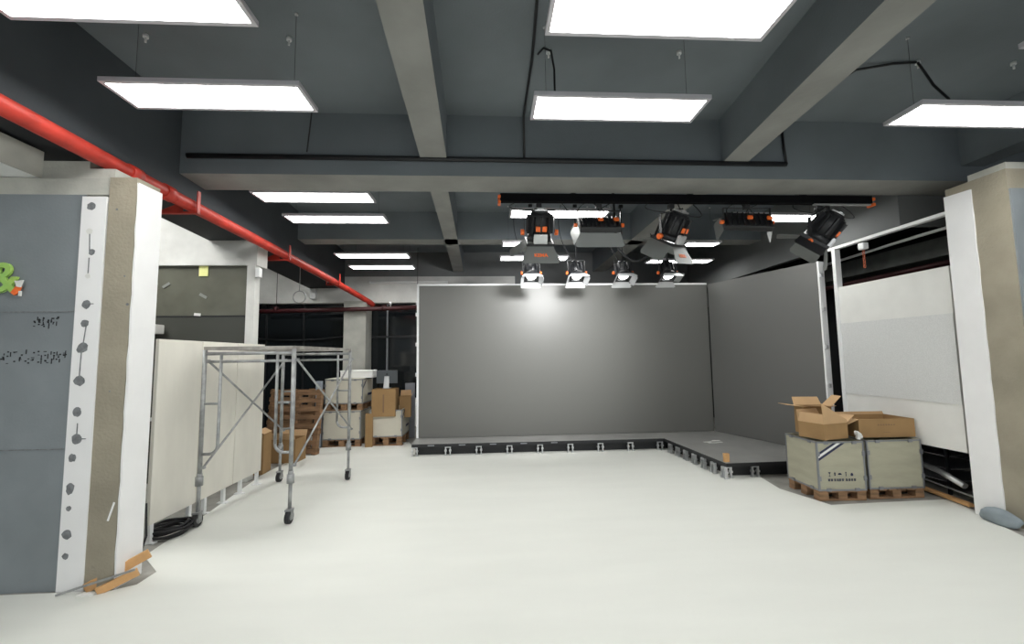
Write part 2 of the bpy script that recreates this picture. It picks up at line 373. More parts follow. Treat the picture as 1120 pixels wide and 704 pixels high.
# ================================================================== CEILING LIGHT PANELS
def light_panel(x, y, label, w=1.22, d=.30, z=3.24, wires=True):
    t = thing('ceiling_light', label, 'ceiling light', (x, y, z), 0, 'suspended light panels')
    f = MB(); a, b, e = w / 2, d / 2, .024
    f.lo((-a, -b, -.002), (a, -b + e, .028)).lo((-a, b - e, -.002), (a, b, .028)).lo((-a, -b + e, -.002), (-a + e, b - e, .028)).lo((a - e, -b + e, -.002), (a, b - e, .028))
    f.lo((-a + e, -b + e, .02), (a - e, b - e, .028))
    f.build('frame', 'frame_alu', t)
    MB().lo((-a + e, -b + e, .004), (a - e, b - e, .010)).build('diffuser', 'diffuser', t)
    if wires:
        for sx in (-1, 1):
            MB().cyl((sx * (a - .1), 0, .028), (sx * (a - .1), 0, 3.85 - z), .0012, n=6).build('suspension_wire', 'black', t)
            MB().cyl((sx * (a - .1), 0, 3.84 - z), (sx * (a - .1), 0, 3.85 - z), .012, n=10).build('ceiling_hook', 'silver', t)
    return t
LP = [(-1.80, 1.98, 'white ceiling panel cut by the top edge, upper left'), (.93, 1.98, 'large white ceiling panel at the top centre, nearest the camera'), (3.7, 1.98, 'white ceiling panel above the frame at the far upper right'),
      (-1.80, 2.75, 'white ceiling panel on the left just before the wide beam'), (.93, 2.80, 'white ceiling panel hung before the wide beam, at centre'), (3.68, 2.80, 'white ceiling panel at the right edge before the wide beam'),
      (-1.86, 4.51, 'white ceiling panel just behind the wide beam on the left'), (-1.88, 5.24, 'second white ceiling panel behind the wide beam on the left'),
      (.88, 5.0, 'white ceiling panel behind the light rail, left of the slanting beam'), (3.70, 5.12, 'white ceiling panel behind the light rail, on the right'),
      (-1.96, 7.16, 'third white ceiling panel behind the wide beam on the left'), (-2.03, 8.08, 'farthest white ceiling panel on the left, above the concrete beam'),
      (.82, 7.36, 'white ceiling panel seen behind the leftmost studio light'), (3.60, 7.60, 'white ceiling panel low behind the studio light on the long yoke')]
for x, y, lb in LP: light_panel(x, y, lb)
for x, lb in ((.50, 'short added panel giving the glow left of the first studio light'), (1.76, 'short added panel giving the glow under the wide soft light'), (3.40, 'short added panel giving the glow right of the studio light on the long yoke')):
    light_panel(x, 6.4, lb, w=.56, d=.26)  # short lit panels added to give the glows among the studio lights
for x, w_ in ((-1.8, 'left'), (.93, 'middle'), (3.7, 'right')):
    light_panel(x, 0.2, 'white ceiling panel above the camera, %s of its row' % w_)
    light_panel(x, -1.9, 'white ceiling panel behind the camera, %s of its row' % w_)
light_panel(-4.4, 3.75, 'added out-of-sight light panel in the side room left of the column', d=.6, z=3.74)  # added panels, hidden above the bulkhead, brighten the left concrete beams
light_panel(-4.4, 4.45, 'second added out-of-sight light panel in the side room, nearer the glass partition', d=.6, z=3.74)
light_panel(-4.4, 7.4, 'added out-of-sight light panel in the side room behind the glass partition', d=.6, z=3.74)
# small ceiling hooks
for x, y, s in ((-2.45, 2.98, 'far left'), (-1.44, 2.97, 'left'), (.48, 3.03, 'centre'), (1.50, 3.0, 'right of centre'), (3.51, 3.04, 'right'), (4.32, 3.02, 'far right')):
    t = MB().cyl((x, y, 3.825), (x, y, 3.85), .018, n=12).cyl((x, y, 3.79), (x, y, 3.825), .007, n=8).build('ceiling_hook', 'white_metal')
    tag(t, 'small white hook in the slab before the wide beam, %s' % s, 'hook', 'ceiling hooks')

# cables on the ceiling
def cable(pts, r, label, name='cable', m='black'):
    return tag(MB().tube(pts, r).build(name, m), label, 'cable')
cable([(.30, 1.9, 3.84), (.34, 2.6, 3.84), (.36, 3.1, 3.82), (.36, 3.5, 3.84), (.36, 3.90, 3.84), (.36, 3.91, 3.42)], .011, 'black cable running down to the conduit beside the central ceiling panel')
cable([(.40, 3.05, 3.83), (.44, 3.0, 3.845), (.49, 2.97, 3.80), (.50, 2.9, 3.60), (.49, 2.84, 3.28)], .008, 'black cable looping into the central ceiling panel')
cable([(3.50, 3.03, 3.83), (3.50, 2.98, 3.70), (3.46, 2.9, 3.55), (3.50, 2.84, 3.40), (3.50, 2.82, 3.27)], .009, 'black cable hanging into the ceiling panel at the right edge')
cable([(3.50, 3.04, 3.84), (3.30, 3.05, 3.83), (3.05, 3.12, 3.82), (2.66, 3.30, 3.60), (2.63, 3.55, 3.50), (2.635, 3.88, 3.48)], .010, 'black cable draped along the slanting beam on the right')
cable([(2.98, 3.91, 3.84), (2.99, 3.91, 3.6), (3.0, 3.905, 3.40)], .012, 'black cable dropping down the wide beam to the conduit end')
cable([(-1.66, 2.9, 3.27), (-1.66, 3.1, 3.5), (-1.62, 3.5, 3.84), (-1.66, 3.9, 3.84), (-1.70, 3.91, 3.45)], .006, 'thin dark wire from the left ceiling panel to the beam')
cd = MB().tube([(-2.78, 3.905, 3.40), (0, 3.905, 3.395), (3.0, 3.905, 3.385)], .024)  # radius enlarged to take in the shadow line along the conduit
cd = tag(cd.build('conduit', 'black'), 'long black conduit along the face of the wide beam', 'conduit')

# ================================================================== RED PIPE
pp = [(-2.74, 1.0, 2.97), (-2.77, 2.53, 2.97), (-2.81, 3.81, 2.97), (-2.85, 5.64, 2.97), (-2.95, 8.6, 2.97), (-2.98, 8.98, 2.97)]
rp = thing('sprinkler_pipe', 'long red sprinkler pipe with hangers along the left ceiling edge', 'pipe', (-2.77, 2.53, 2.9))
MB().tube(pp[:-2] + [(-2.90, 7.6, 2.96), (-2.88, 8.2, 2.93), (-2.72, 8.8, 2.82), (-2.55, 9.15, 2.70), (-2.50, 9.2, 2.64)], .058, 20).build('pipe_run', 'red', rp, world=True)
for y, x in ((3.35, -2.795), (3.72, -2.805)):
    MB().cyl((x, y - .05, 2.97), (x, y + .05, 2.97), .068, n=20).build('coupling', 'red', rp, world=True)
for y, x, q in ((4.02, -2.815, .32), (5.95, -2.86, .32), (8.0, -2.885, .16)):
    h = MB().lo((x + .075, y - .02, 2.89), (x + .085, y + .02, 3.10)).lo((x - q, y - .02, 2.885), (x + .085, y + .02, 2.9))
    h.prism([(x - .06, y - .004, 2.9), (x - .06, y - .004, 3.0), (x - q + .02, y - .004, 2.9)], (0, .008, 0)).lo((x - q - .01, y - .02, 2.89), (x - q, y + .02, 3.05))
    h.build('hanger_bracket', 'red', rp, world=True)
cp = thing('cross_pipe', 'dark red pipe running crosswise along the far dark windows', 'pipe', (-2.9, 8.8, 2.6))
MB().tube([(-5.2, 8.9, 2.49), (-3.3, 8.9, 2.52), (-0.5, 8.9, 2.58)], .045, 14).build('pipe_run', 'red_dark', cp, world=True)
for x in (-4.4, -2.2, -1.5): MB().cyl((x - .03, 8.9, 2.54), (x + .03, 8.9, 2.55), .058).build('coupling', 'red_dark', cp, world=True)
for x in (-4.4, -1.5): MB().cyl((x, 8.9, 2.6), (x, 8.9, 3.85), .006).build('hanger_rod', 'black', cp, world=True)
for x in (-2.06, -1.50): MB().cyl((x, 8.86, 2.62), (x, 8.86, 2.68), .03).cyl((x, 8.88, 2.58), (x, 8.88, 2.63), .012).build('sprinkler_head', 'white_metal', cp, world=True)
# far slim white tube lamp on the concrete beam, little boxes on beams
t = thing('batten_lamp', 'slim white batten lamp on the far concrete beam', 'lamp', (-1.75, 9.22, 3.16))
MB().lo((-.85, -.01, -.02), (.85, .075, .02)).build('batten', 'white_metal', t); MB().cyl((-.8, -.03, 0), (.8, -.03, 0), .013).build('tube', 'foam', t)
tag(MB().lo((-3.86, 9.2, 2.80), (-3.74, 9.3, 3.02), bevel=.01).build('junction_box', 'white_metal'), 'small white box on the far whitewashed beam', 'junction box')
tag(MB().lo((-2.985, 5.47, 2.56), (-2.93, 5.54, 2.68), bevel=.006).build('junction_box', 'white_metal'), 'small white box at the top of the glass partition post', 'junction box')
k = thing('cable_loop', 'thin wire loop on the whitewashed beam right of the post', 'wire', (-3.1, 5.8, 2.4))
MB().tube(arc((-3.1, 7.0, 2.52), .10, 0, 2 * PI, 18)[:-1], .008, 8, True).cyl((-3.1, 7.0, 2.62), (-3.1, 7.0, 3.04), .006).build('wire', 'galv', k, world=True)

# ================================================================== LED SCREENS
def screen(name, p0, p1, z0, z1, label, m, flip=1, trim='top'):
    p0, p1 = Vector(p0), Vector(p1)
    d = (p1 - p0); L = d.length
    t = thing(name, label, 'led screen', (p0.x, p0.y, z0), math.atan2(d.y, d.x))
    MB().lo((0, 0, 0), (L, .05, z1 - z0)).build('screen_face', m, t)
    n = int(round(L / .5))
    b = MB()
    for i in range(n + 1): b.lo((min(L - .03, i * L / n), .052, 0), (min(L - .03, i * L / n) + .03, .12, z1 - z0))
    for k in range(6): b.lo((0, .052, k * (z1 - z0 - .03) / 5), (L, .10, k * (z1 - z0 - .03) / 5 + .03))
    b.build('rear_frame', 'black', t)
    return t, L
bz0, bz1 = .19, 2.705
ts, L = screen('led_screen', (-1.165, 7.06, 0), (3.815, 7.06, 0), bz0, bz1, 'wide dark grey led screen standing at the back of the stage', 'screen')
f = MB().lo((-.035, -.004, 0), (-.002, .10, bz1 - bz0 + .02)).lo((-.035, -.004, bz1 - bz0 + .002), (L, .10, bz1 - bz0 + .03)); f.build('edge_trim', 'white_metal', ts)
for z in (.5, 1.0, 1.5, 2.0): MB().lo((-.055, -.01, z), (-.03, .05, z + .06), bevel=.005).build('edge_latch', 'silver', ts)
ts2, L2 = screen('led_screen', (3.82, 7.03, 0), (4.375, 5.27, 0), bz0, bz1, 'narrower dark led screen turned inward at the right of the stage', 'screen_side')
MB().lo((L2, -.004, 0), (L2 + .022, .10, bz1 - bz0)).build('edge_trim', 'white_metal', ts2)
for z in (.35, .85, 1.35, 1.85, 2.3): MB().lo((L2 + .02, .0, z), (L2 + .045, .05, z + .05), bevel=.005).build('edge_latch', 'silver', ts2)

# ================================================================== STAGE
sg = thing('stage_platform', 'low dark L-shaped stage with silver feet under the led screens', 'stage', (0, 6.8, 0))
top, th = .185, .045
L_shape = [(-1.20, 6.60), (2.74, 6.58), (2.84, 5.02), (4.52, 5.05), (3.90, 7.16), (-1.20, 7.18)]
MB().prism([(x, y, top - .006) for x, y in L_shape], (0, 0, .006)).build('deck', 'stage_top', sg, world=True)
inn = [(-1.195, 6.605), (2.745, 6.585), (2.845, 5.025), (4.51, 5.055), (3.89, 7.15), (-1.195, 7.17)]
MB().prism([(x, y, top - .006 - th) for x, y in inn], (0, 0, th)).build('side_frame', 'black', sg, world=True)
inn2 = [(-1.15, 6.72), (2.85, 6.70), (2.95, 5.14), (4.40, 5.15), (3.85, 7.05), (-1.15, 7.05)]
MB().prism([(x, y, .002) for x, y in inn2], (0, 0, top - th - .01)).build('underdeck_shade', 'black', sg, world=True)  # solid black block standing in for shade in the gap under the deck
def foot(x, y, a):
    T = Matrix.Translation((x, y, 0)) @ Matrix.Rotation(a, 4, 'Z')
    h = top - th - .006
    f = MB()
    for s in (-1, 1):
        f.lo((s * .035 - .008, -.015, .012), (s * .035 + .008, .02, h), T).box((s * .035, 0, .008), (.035, .05, .012), T).lo((s * .035 - .016, -.02, h * .45), (s * .035 + .016, .02, h * .62), T)
    f.lo((-.035, 0, h - .02), (.035, .015, h), T)
    return f.build('foot', 'silver', sg, world=True)
for i in range(9): foot(-1.12 + .475 * i if i else -1.15, 6.63 - .003 * i, 0)
for i in range(7): foot(2.76 + .012 * i, 6.40 - .225 * i, PI / 2)
foot(2.88, 5.06, 0); foot(3.22, 5.06, 0); foot(3.7, 5.07, 0)
for i in range(8): MB().lo((-.95 + .475 * i, 6.592, .15), (-.85 + .475 * i, 6.606, .165)).build('edge_slot', 'edge', sg, world=True)
tag(MB().lo((2.85, 5.06, top), (2.91, 5.10, top + .10)).build('wood_block', 'offcut'), 'small upright orange wood block on the front corner of the stage', 'wood block')
# crumpled wrapper on stage
mbw = MB(); rr = random.Random(4)
for k in range(5): mbw.box((3.33 + rr.uniform(-.1, .1), 6.22 + rr.uniform(-.1, .1), top + .005), (.12, .05, .004), Matrix.Identity(4))
tag(mbw.build('plastic_film', 'gypsum'), 'scrap of pale plastic film on the stage near the screen corner', 'film')

# ================================================================== STUDIO LIGHTS
def lamp(c, d, watts, ang, parent):
    ld = bpy.data.lights.new('lamp', 'SPOT'); ld.energy = watts; ld.spot_size = R(ang); ld.spot_blend = 1.0; ld.shadow_soft_size = .22
    o = bpy.data.objects.new('lamp', ld); COL.objects.link(o)
    o.parent = parent
    o.matrix_local = parent.matrix_basis.inverted() @ (Matrix.Translation(c) @ (-Vector(d)).normalized().to_track_quat('Z', 'Y').to_matrix().to_4x4())
rail = thing('light_rail', 'long black rail with orange end caps under the wide beam', 'rail', (2.1, 4.36, 3.17))
MB().lo((.135, 4.33, 3.150), (4.30, 4.40, 3.235)).build('rail_bar', 'rail_black', rail, world=True)
MB().lo((3.62, 4.328, 3.128), (4.28, 4.36, 3.142)).build('silver_strip', 'silver', rail, world=True)
for x in (.11, 4.30):
    MB().lo((x, 4.32, 3.180), (x + .03, 4.41, 3.215), bevel=.006).lo((x, 4.32, 3.120), (x + .03, 4.41, 3.155), bevel=.006).build('end_cap', 'orange', rail, world=True)
for x in (.9, 2.2, 3.5): MB().lo((x, 4.34, 3.205), (x + .05, 4.39, 3.85)).build('hanger', 'black', rail, world=True)

def frame_mtx(c, d, rollA=0):
    q = Vector(d).normalized().to_track_quat('Z', 'Y')
    return Matrix.Translation(c) @ q.to_matrix().to_4x4() @ Matrix.Rotation(rollA, 4, 'Z')
def door(mb, T, side, half, z, L, w1, w2, ang):
    """a hinged leaf: side angle round the axis, flare ang out from the axis"""
    A = T @ Matrix.Rotation(side, 4, 'Z') @ Matrix.Translation((0, half, z)) @ Matrix.Rotation(-ang, 4, 'X')
    pts = [A @ Vector(p) for p in ((-w1 / 2, 0, 0), (w1 / 2, 0, 0), (w2 / 2, 0, L * .85), (w2 / 2 - .02, 0, L), (-w2 / 2 + .02, 0, L), (-w2 / 2, 0, L * .85))]
    nrm = (A.to_3x3() @ Vector((0, 1, 0))) * .003
    mb.prism(pts, nrm)
    return A
def spot(c, d, rollA, s, label, group, zr, yoke_ax=(1, 0, 0), doors=((0, 35), (90, 50), (180, 35), (270, 50)), logo=None, lit=True, cables=2, leaf='grey_leaf', leafL=.17, stemx=None, dark=None):
    c = Vector(c); T = frame_mtx(c, d, rollA) @ Matrix.Diagonal((s, s, s, 1))
    t = thing('studio_spotlight', label, 'studio light', (c.x if stemx is None else stemx, c.y, zr), 0, group)
    b = MB().cyl((0, 0, -.17), (0, 0, .02), .085, .10, 20).cyl((0, 0, -.19), (0, 0, -.17), .07, n=20).cyl((0, 0, .02), (0, 0, .07), .105, n=24)
    for k in range(10):
        b.box((0, 0, 0), (.012, .04, .15), Matrix.Rotation(2 * PI * k / 10, 4, 'Z') @ Matrix.Translation((0, .10, -.075)))
    b.xf(T).build('housing', 'black', t, world=True)
    MB().lo((-.055, -.05, -.205), (.055, .05, -.19), bevel=.006).lo((-.03, -.03, -.215), (.03, -.005, -.205)).xf(T).build('rear_panel', 'silver', t, world=True)
    r = MB().lo((-.12, -.12, .07), (.12, -.105, .095)).lo((-.12, .105, .07), (.12, .12, .095)).lo((-.12, -.105, .07), (-.105, .105, .095)).lo((.105, -.105, .07), (.12, .105, .095)).xf(T)
    r.build('accessory_frame', 'black', t, world=True)
    MB().cyl((0, 0, .055), (0, 0, .078), .088, .07, 24).xf(T).build('lens', 'lens' if lit else 'lens_off', t, world=True)
    for (a, fl) in doors:
        lf = 'black' if a == dark else leaf
        mb = MB(); A = door(mb, T, R(a), .115, .095, leafL, .22, .33 if a % 180 == 0 else .24, R(fl))
        dd = mb.build('barn_door', lf, t, world=True)
        if logo is not None and a == logo:
            TT = t.matrix_basis.inverted() @ A @ Matrix.Translation((0, .005, leafL * .55)) @ Matrix.Rotation(R(-90), 4, 'X')
            l = text_mesh('KEMA', .045, .002, 'orange', 'logo', t, TT, .0015)
            l.parent = dd
    ax = Vector(yoke_ax).normalized()
    y = MB(); w = .135 * s
    topz = c.z + .20 * s
    for k in (-1, 1):
        y.bar(c + ax * w * k, Vector((c.x, c.y, topz)) + ax * w * k, .03 * s, .006, ax)
    y.bar(Vector((c.x, c.y, topz)) - ax * w, Vector((c.x, c.y, topz)) + ax * w, .03 * s, .006)
    y.build('yoke', 'black', t, world=True)
    for k in (-1, 1):
        MB().cyl(c + ax * w * k, c + ax * (w + .03 * s) * k, .026 * s, n=14).build('tilt_knob', 'orange', t, world=True)
    MB().lo((-.06, -.125, -.01), (.06, -.095, .075), bevel=.006).lo((-.035, -.13, .0), (.035, -.125, .06)).xf(T).build('driver_box', 'silver', t, world=True)
    for q in (-.05, .005): MB().lo((q, -.098, -.075), (q + .04, -.118, -.03), bevel=.004).xf(T).build('control_dial', 'orange', t, world=True)
    s_ = MB().cyl((c.x, c.y, topz), (c.x, c.y, zr), .011, n=10).lo((c.x - .03, c.y - .03, zr - .05), (c.x + .03, c.y + .03, zr), bevel=.006)
    s_.build('clamp', 'black', t, world=True)
    for k in range(cables):
        dx = (-.16, .15, .05)[k % 3] * s
        MB().tube(sag((c.x + dx * 1.4, c.y, zr), c + (T.to_3x3() @ Vector((0, 0, -.18))), .02 + .07 * k, 12, (dx * .8, -.02, 0)), .005, 6).build('cable', 'black_rubber', t, world=True)
    return t
def softlight(c, d, rollA, label, zr, w=.44, h=.17, leafs=((0, 40), (180, 25), (90, 30), (270, 30)), lit=True):
    c = Vector(c); T = frame_mtx(c, d, rollA)
    t = thing('soft_panel_light', label, 'studio light', (c.x, c.y, zr), 0, 'panel lights on the front rail')
    b = MB().lo((-w / 2, -h / 2, -.04), (w / 2, h / 2, .03), bevel=.01)
    for k in range(9): b.box((-w / 2 + w * (k + .5) / 9, 0, -.055), (.008, h * .8, .03))
    b.xf(T).build('housing', 'black', t, world=True)
    MB().lo((-w / 2 + .02, -h / 2 + .02, .03), (w / 2 - .02, h / 2 - .02, .036)).xf(T).build('light_face', 'lens' if lit else 'lens_off', t, world=True)
    for a, fl in leafs:
        long = a % 180 == 0
        mb = MB(); door(mb, T, R(a), h / 2 if long else w / 2, .03, .15, w if long else h, (w + .10) if long else h + .06, R(fl))
        mb.build('barn_door', 'grey_leaf', t, world=True)
    y = MB(); tz = c.z + .16
    for k in (-1, 1): y.bar((c.x + k * (w / 2 + .02), c.y, c.z), (c.x + k * (w / 2 + .02), c.y, tz), .025, .005, (1, 0, 0))
    y.bar((c.x - w / 2 - .02, c.y, tz), (c.x + w / 2 + .02, c.y, tz), .025, .005)
    y.cyl((c.x, c.y, tz), (c.x, c.y, zr), .011).lo((c.x - .03, c.y - .03, zr - .05), (c.x + .03, c.y + .03, zr), bevel=.006)
    y.build('yoke', 'black', t, world=True)
    for k in (-1, 1): MB().cyl((c.x + k * (w / 2 + .02), c.y, c.z), (c.x + k * (w / 2 + .055), c.y, c.z), .022).build('tilt_knob', 'orange', t, world=True)
    for q in (-.03, -w / 2 + .02): MB().lo((q, -.03, -.09), (q + .055, .015, -.065), bevel=.005).xf(T).build('control_dial', 'orange', t, world=True)
    for k, dx in enumerate((-.16, -.05, .12)):
        MB().tube(sag((c.x + dx, c.y, zr), (c.x + dx * .6, c.y, c.z + .03), .0, 12, (.10 * (1 if k % 2 else -1), 0, .0)), .005, 6).build('cable', 'black_rubber', t, world=True)
    return t
ZR = 3.148

FG = 'spotlights on the front rail'
spot((.555, 4.40, 2.83), (0, .50, -.85), 0, 1.22, 'black spotlight with orange knobs at the left of the front rail', FG, ZR, logo=180, doors=((0, 35), (90, 20), (180, 48), (270, 55)))
sl = softlight((1.21, 4.40, 2.91), (0, .72, -.66), 0, 'wide black panel light second from the left on the front rail', ZR, h=.22, leafs=((0, 30), (180, 32), (90, 20), (270, 20)))
spot((2.02, 4.40, 2.83), (-.25, .48, -.82), R(-12), 1.2, 'black spotlight with long yoke in the middle of the front rail', FG, ZR, (.9, .3, .3), logo=180, doors=((0, 60), (90, 45), (180, 50), (270, 30)), cables=3)
softlight((2.88, 4.40, 2.95), (0.12, .86, -.5), R(6), 'flat black panel light second from the right on the front rail', ZR, w=.50, h=.22, leafs=((0, 30), (90, 12), (270, 12)), lit=False)
lamp((1.21, 4.60, 2.78), (-.14, .95, -.34), 470, 92, sl)
spot((3.72, 4.40, 2.82), (-.45, .42, -.74), R(-10), 1.3, 'black spotlight tilted left at the right end of the front rail', FG, ZR, (.75, .2, .45), logo=180, doors=((0, 60), (90, 45), (180, 35), (270, 60)), cables=3, dark=270)
for i, x in enumerate((.66, 1.36, 2.09, 2.80)):
    pos = ('leftmost', 'second from left', 'third from left', 'rightmost')[i]
    spot((x, 6.32, 2.77), (0.0, -.42, -.9), 0, .98, 'small lit spotlight facing the camera before the screen top, %s of four' % pos, 'lit spotlights in front of the led screen', 3.85,
         doors=((0, 30), (90, 35), (180, 55), (270, 35 if i < 3 else 85)), leaf='leaf_pale', leafL=.10, cables=1)
cable([(1.75, 5.6, 3.84), (1.77, 5.6, 3.2)] + [(1.8 + .5 * k / 12, 5.6, 2.95 - .16 * math.sin(PI * k / 12)) for k in range(13)] + [(2.35, 5.62, 3.2), (2.45, 5.65, 3.39)], .016, 'thick black cable sagging behind the studio lights')

# ================================================================== SCAFFOLD
sc = thing('scaffold_tower', 'grey rolling scaffold frame with cross braces before the white boards', 'scaffold', (-2.2, 4.75, 0))
def hframe(xl, xr, y, label=None):
    f = MB(); zt = 1.60; r = .019
    for x in (xl, xr):
        f.cyl((x, y, .36), (x, y, zt), r)
    f.cyl((xl, y, zt - .035), (xr, y, zt - .035), .016).cyl((xl, y, zt - .11), (xr, y, zt - .11), .013)
    for x, s in ((xl, 1), (xr, -1)):
        ix = x + s * .15
        zb = .64
        pts = [(ix, y, zt - .035), (ix, y, zb + .08)] + arc((ix - s * .08, y, zb + .08), .08, 0 if s > 0 else PI, -PI / 2 if s > 0 else PI * 1.5, 6) + [(x, y, zb)]
        f.tube(pts, .0135)
        f.cyl((x, y, 1.10), (ix, y, 1.10), .011)
    return f.build('end_frame', 'galv', sc, world=True)
xl1, xr1, y1, xl2, xr2, y2 = -2.665, -1.85, 4.10, -2.60, -1.77, 5.47
hframe(xl1, xr1, y1); hframe(xl2, xr2, y2)
for (xa, xb) in ((xl1, xl2), (xr1, xr2)):
    for (za, zb) in ((1.50, .62), (.52, 1.50)):
        b = MB().tube([(xa + .03, y1, za), (xb + .03, y2, zb)], .010, 8)
        b.box((xa + .03, y1, za), (.03, .03, .02)).box((xb + .03, y2, zb), (.03, .03, .02))
        b.build('cross_brace', 'galv', sc, world=True)
dk = MB()
P = [Vector((xl1, y1, 1.615)), Vector((xr1, y1, 1.615)), Vector((xr2, y2, 1.615)), Vector((xl2, y2, 1.615))]
for a, b in ((0, 1), (1, 2), (2, 3), (3, 0)): dk.bar(P[a], P[b], .03, .03)
for k in range(1, 12):
    a = P[0].lerp(P[3], k / 12); b = P[1].lerp(P[2], k / 12); dk.bar(a, b, .09 if k % 2 else .05, .012)
for k in range(1, 4):
    dk.bar(P[0].lerp(P[1], k / 4), P[3].lerp(P[2], k / 4), .02, .02)
dk.build('deck_grid', mat('weathered scaffold deck', (.42, .40, .37), .7, noise=.4, nscale=12), sc, world=True)
for x, y in ((xl1, y1), (xr1, y1), (xl2, y2), (xr2, y2)):
    c = MB().cyl((x, y, .13), (x, y, .42), .016).cyl((x, y, .36), (x, y, .44), .032).cyl((x, y, .42), (x, y, .47), .026, .022)
    c.lo((x - .028, y - .04, .115), (x + .028, y + .03, .13)).lo((x - .028, y - .03, .035), (x - .023, y + .02, .12)).lo((x + .023, y - .03, .035), (x + .028, y + .02, .12))
    c = c.build('caster', 'galv', sc, world=True)
    w = MB().cyl((x - .019, y - .01, .058), (x + .019, y - .01, .058), .057, n=24)
    w = w.build('wheel', 'black_rubber', c); w.data.transform(Matrix.Translation(-Vector(sc.location)))
    w = MB().cyl((x - .022, y - .01, .058), (x + .022, y - .01, .058), .03, n=16).build('wheel_hub', 'galv', c); w.data.transform(Matrix.Translation(-Vector(sc.location)))
# a spare stepped tube leaning in the back of the scaffold

# ================================================================== WHITE BOARDS ON LEGS
def wboard(y0, y1, label, legs):
    t = thing('white_board', label, 'board', (-2.80, (y0 + y1) / 2, 0), 0, 'white boards standing in a row')
    a = (y1 - y0) / 2
    MB().lo((-.03, -a + .004, .155), (.0, a - .004, 1.69), bevel=.004).build('panel', 'board_cream', t)
    for ly in legs:
        MB().lo((-.035, ly - (y0 + y1) / 2 - .018, 0), (-.005, ly - (y0 + y1) / 2 + .018, .20)).lo((-.07, ly - (y0 + y1) / 2 - .022, 0), (.03, ly - (y0 + y1) / 2 + .022, .012)).build('leg', 'white_metal', t)
    MB().lo((-.05, -a + .02, 1.0), (-.03, a - .02, 1.03)).build('rear_rail', 'white_metal', t)
    return t
wboard(3.72, 4.27, 'off-white board on legs nearest the left column', (3.76, 4.21))
wboard(4.275, 4.85, 'off-white board on legs behind the near scaffold post', (4.42, 4.72))
wboard(4.855, 5.42, 'off-white board on legs at the far end of the row', (5.02, 5.36))
tag(MB().lo((-4.55, 5.35, 1.84), (-4.08, 5.5, 1.955), bevel=.01).build('cable_box', 'paper'), 'small white box on the glass partition above the first white board', 'box')
cc = thing('cable_coil', 'coil of thick black cable on the floor by the white boards', 'cable coil', (-2.79, 3.95, 0))
for k in range(7):
    r = .10 + .012 * (k % 3)
    MB().tube([Vector((r * 1.15 * math.cos(a), r * 1.4 * math.sin(a), .012 + .012 * k + .006 * math.sin(3 * a + k))) for a in [2 * PI * i / 28 for i in range(28)]], .010, 8, True).build('loop', 'black_rubber', cc)
tag(MB().tube([(-2.60, 3.38, .012), (-2.66, 3.46, .012), (-2.74, 3.58, .02), (-2.77, 3.66, .10), (-2.80, 3.68, .35)], .008).build('cable', 'black_rubber'), 'black cable running up beside the first white board', 'cable')
tag(MB().lo((-3.6, 3.4, 0), (-2.66, 3.46, .03)).build('floor_batten', 'black'), 'black batten on the floor behind the left column', 'batten')
# offcuts at the foot of the left column
def stick(a, b, w, h, m, label, name='wood_offcut'):
    return tag(MB().bar(a, b, w, h).build(name, m), label, 'offcut', None)
stick((-2.66, 3.03, .02), (-2.385, 3.19, .165), .02, .06, 'offcut', 'orange pine offcut lying highest at the foot of the left column')
stick((-2.56, 3.0, .012), (-2.385, 3.10, .085), .02, .05, 'offcut', 'short orange pine offcut nearest the white floor')
stick((-2.80, 2.99, .008), (-2.37, 3.05, .12), .012, .012, 'galv', 'thin grey rod lying across the wood offcuts', 'metal_rod')
stick((-2.66, 2.985, .006), (-2.56, 2.99, .006), .03, .01, 'paper', 'white splinter of board among the wood offcuts', 'board_scrap')

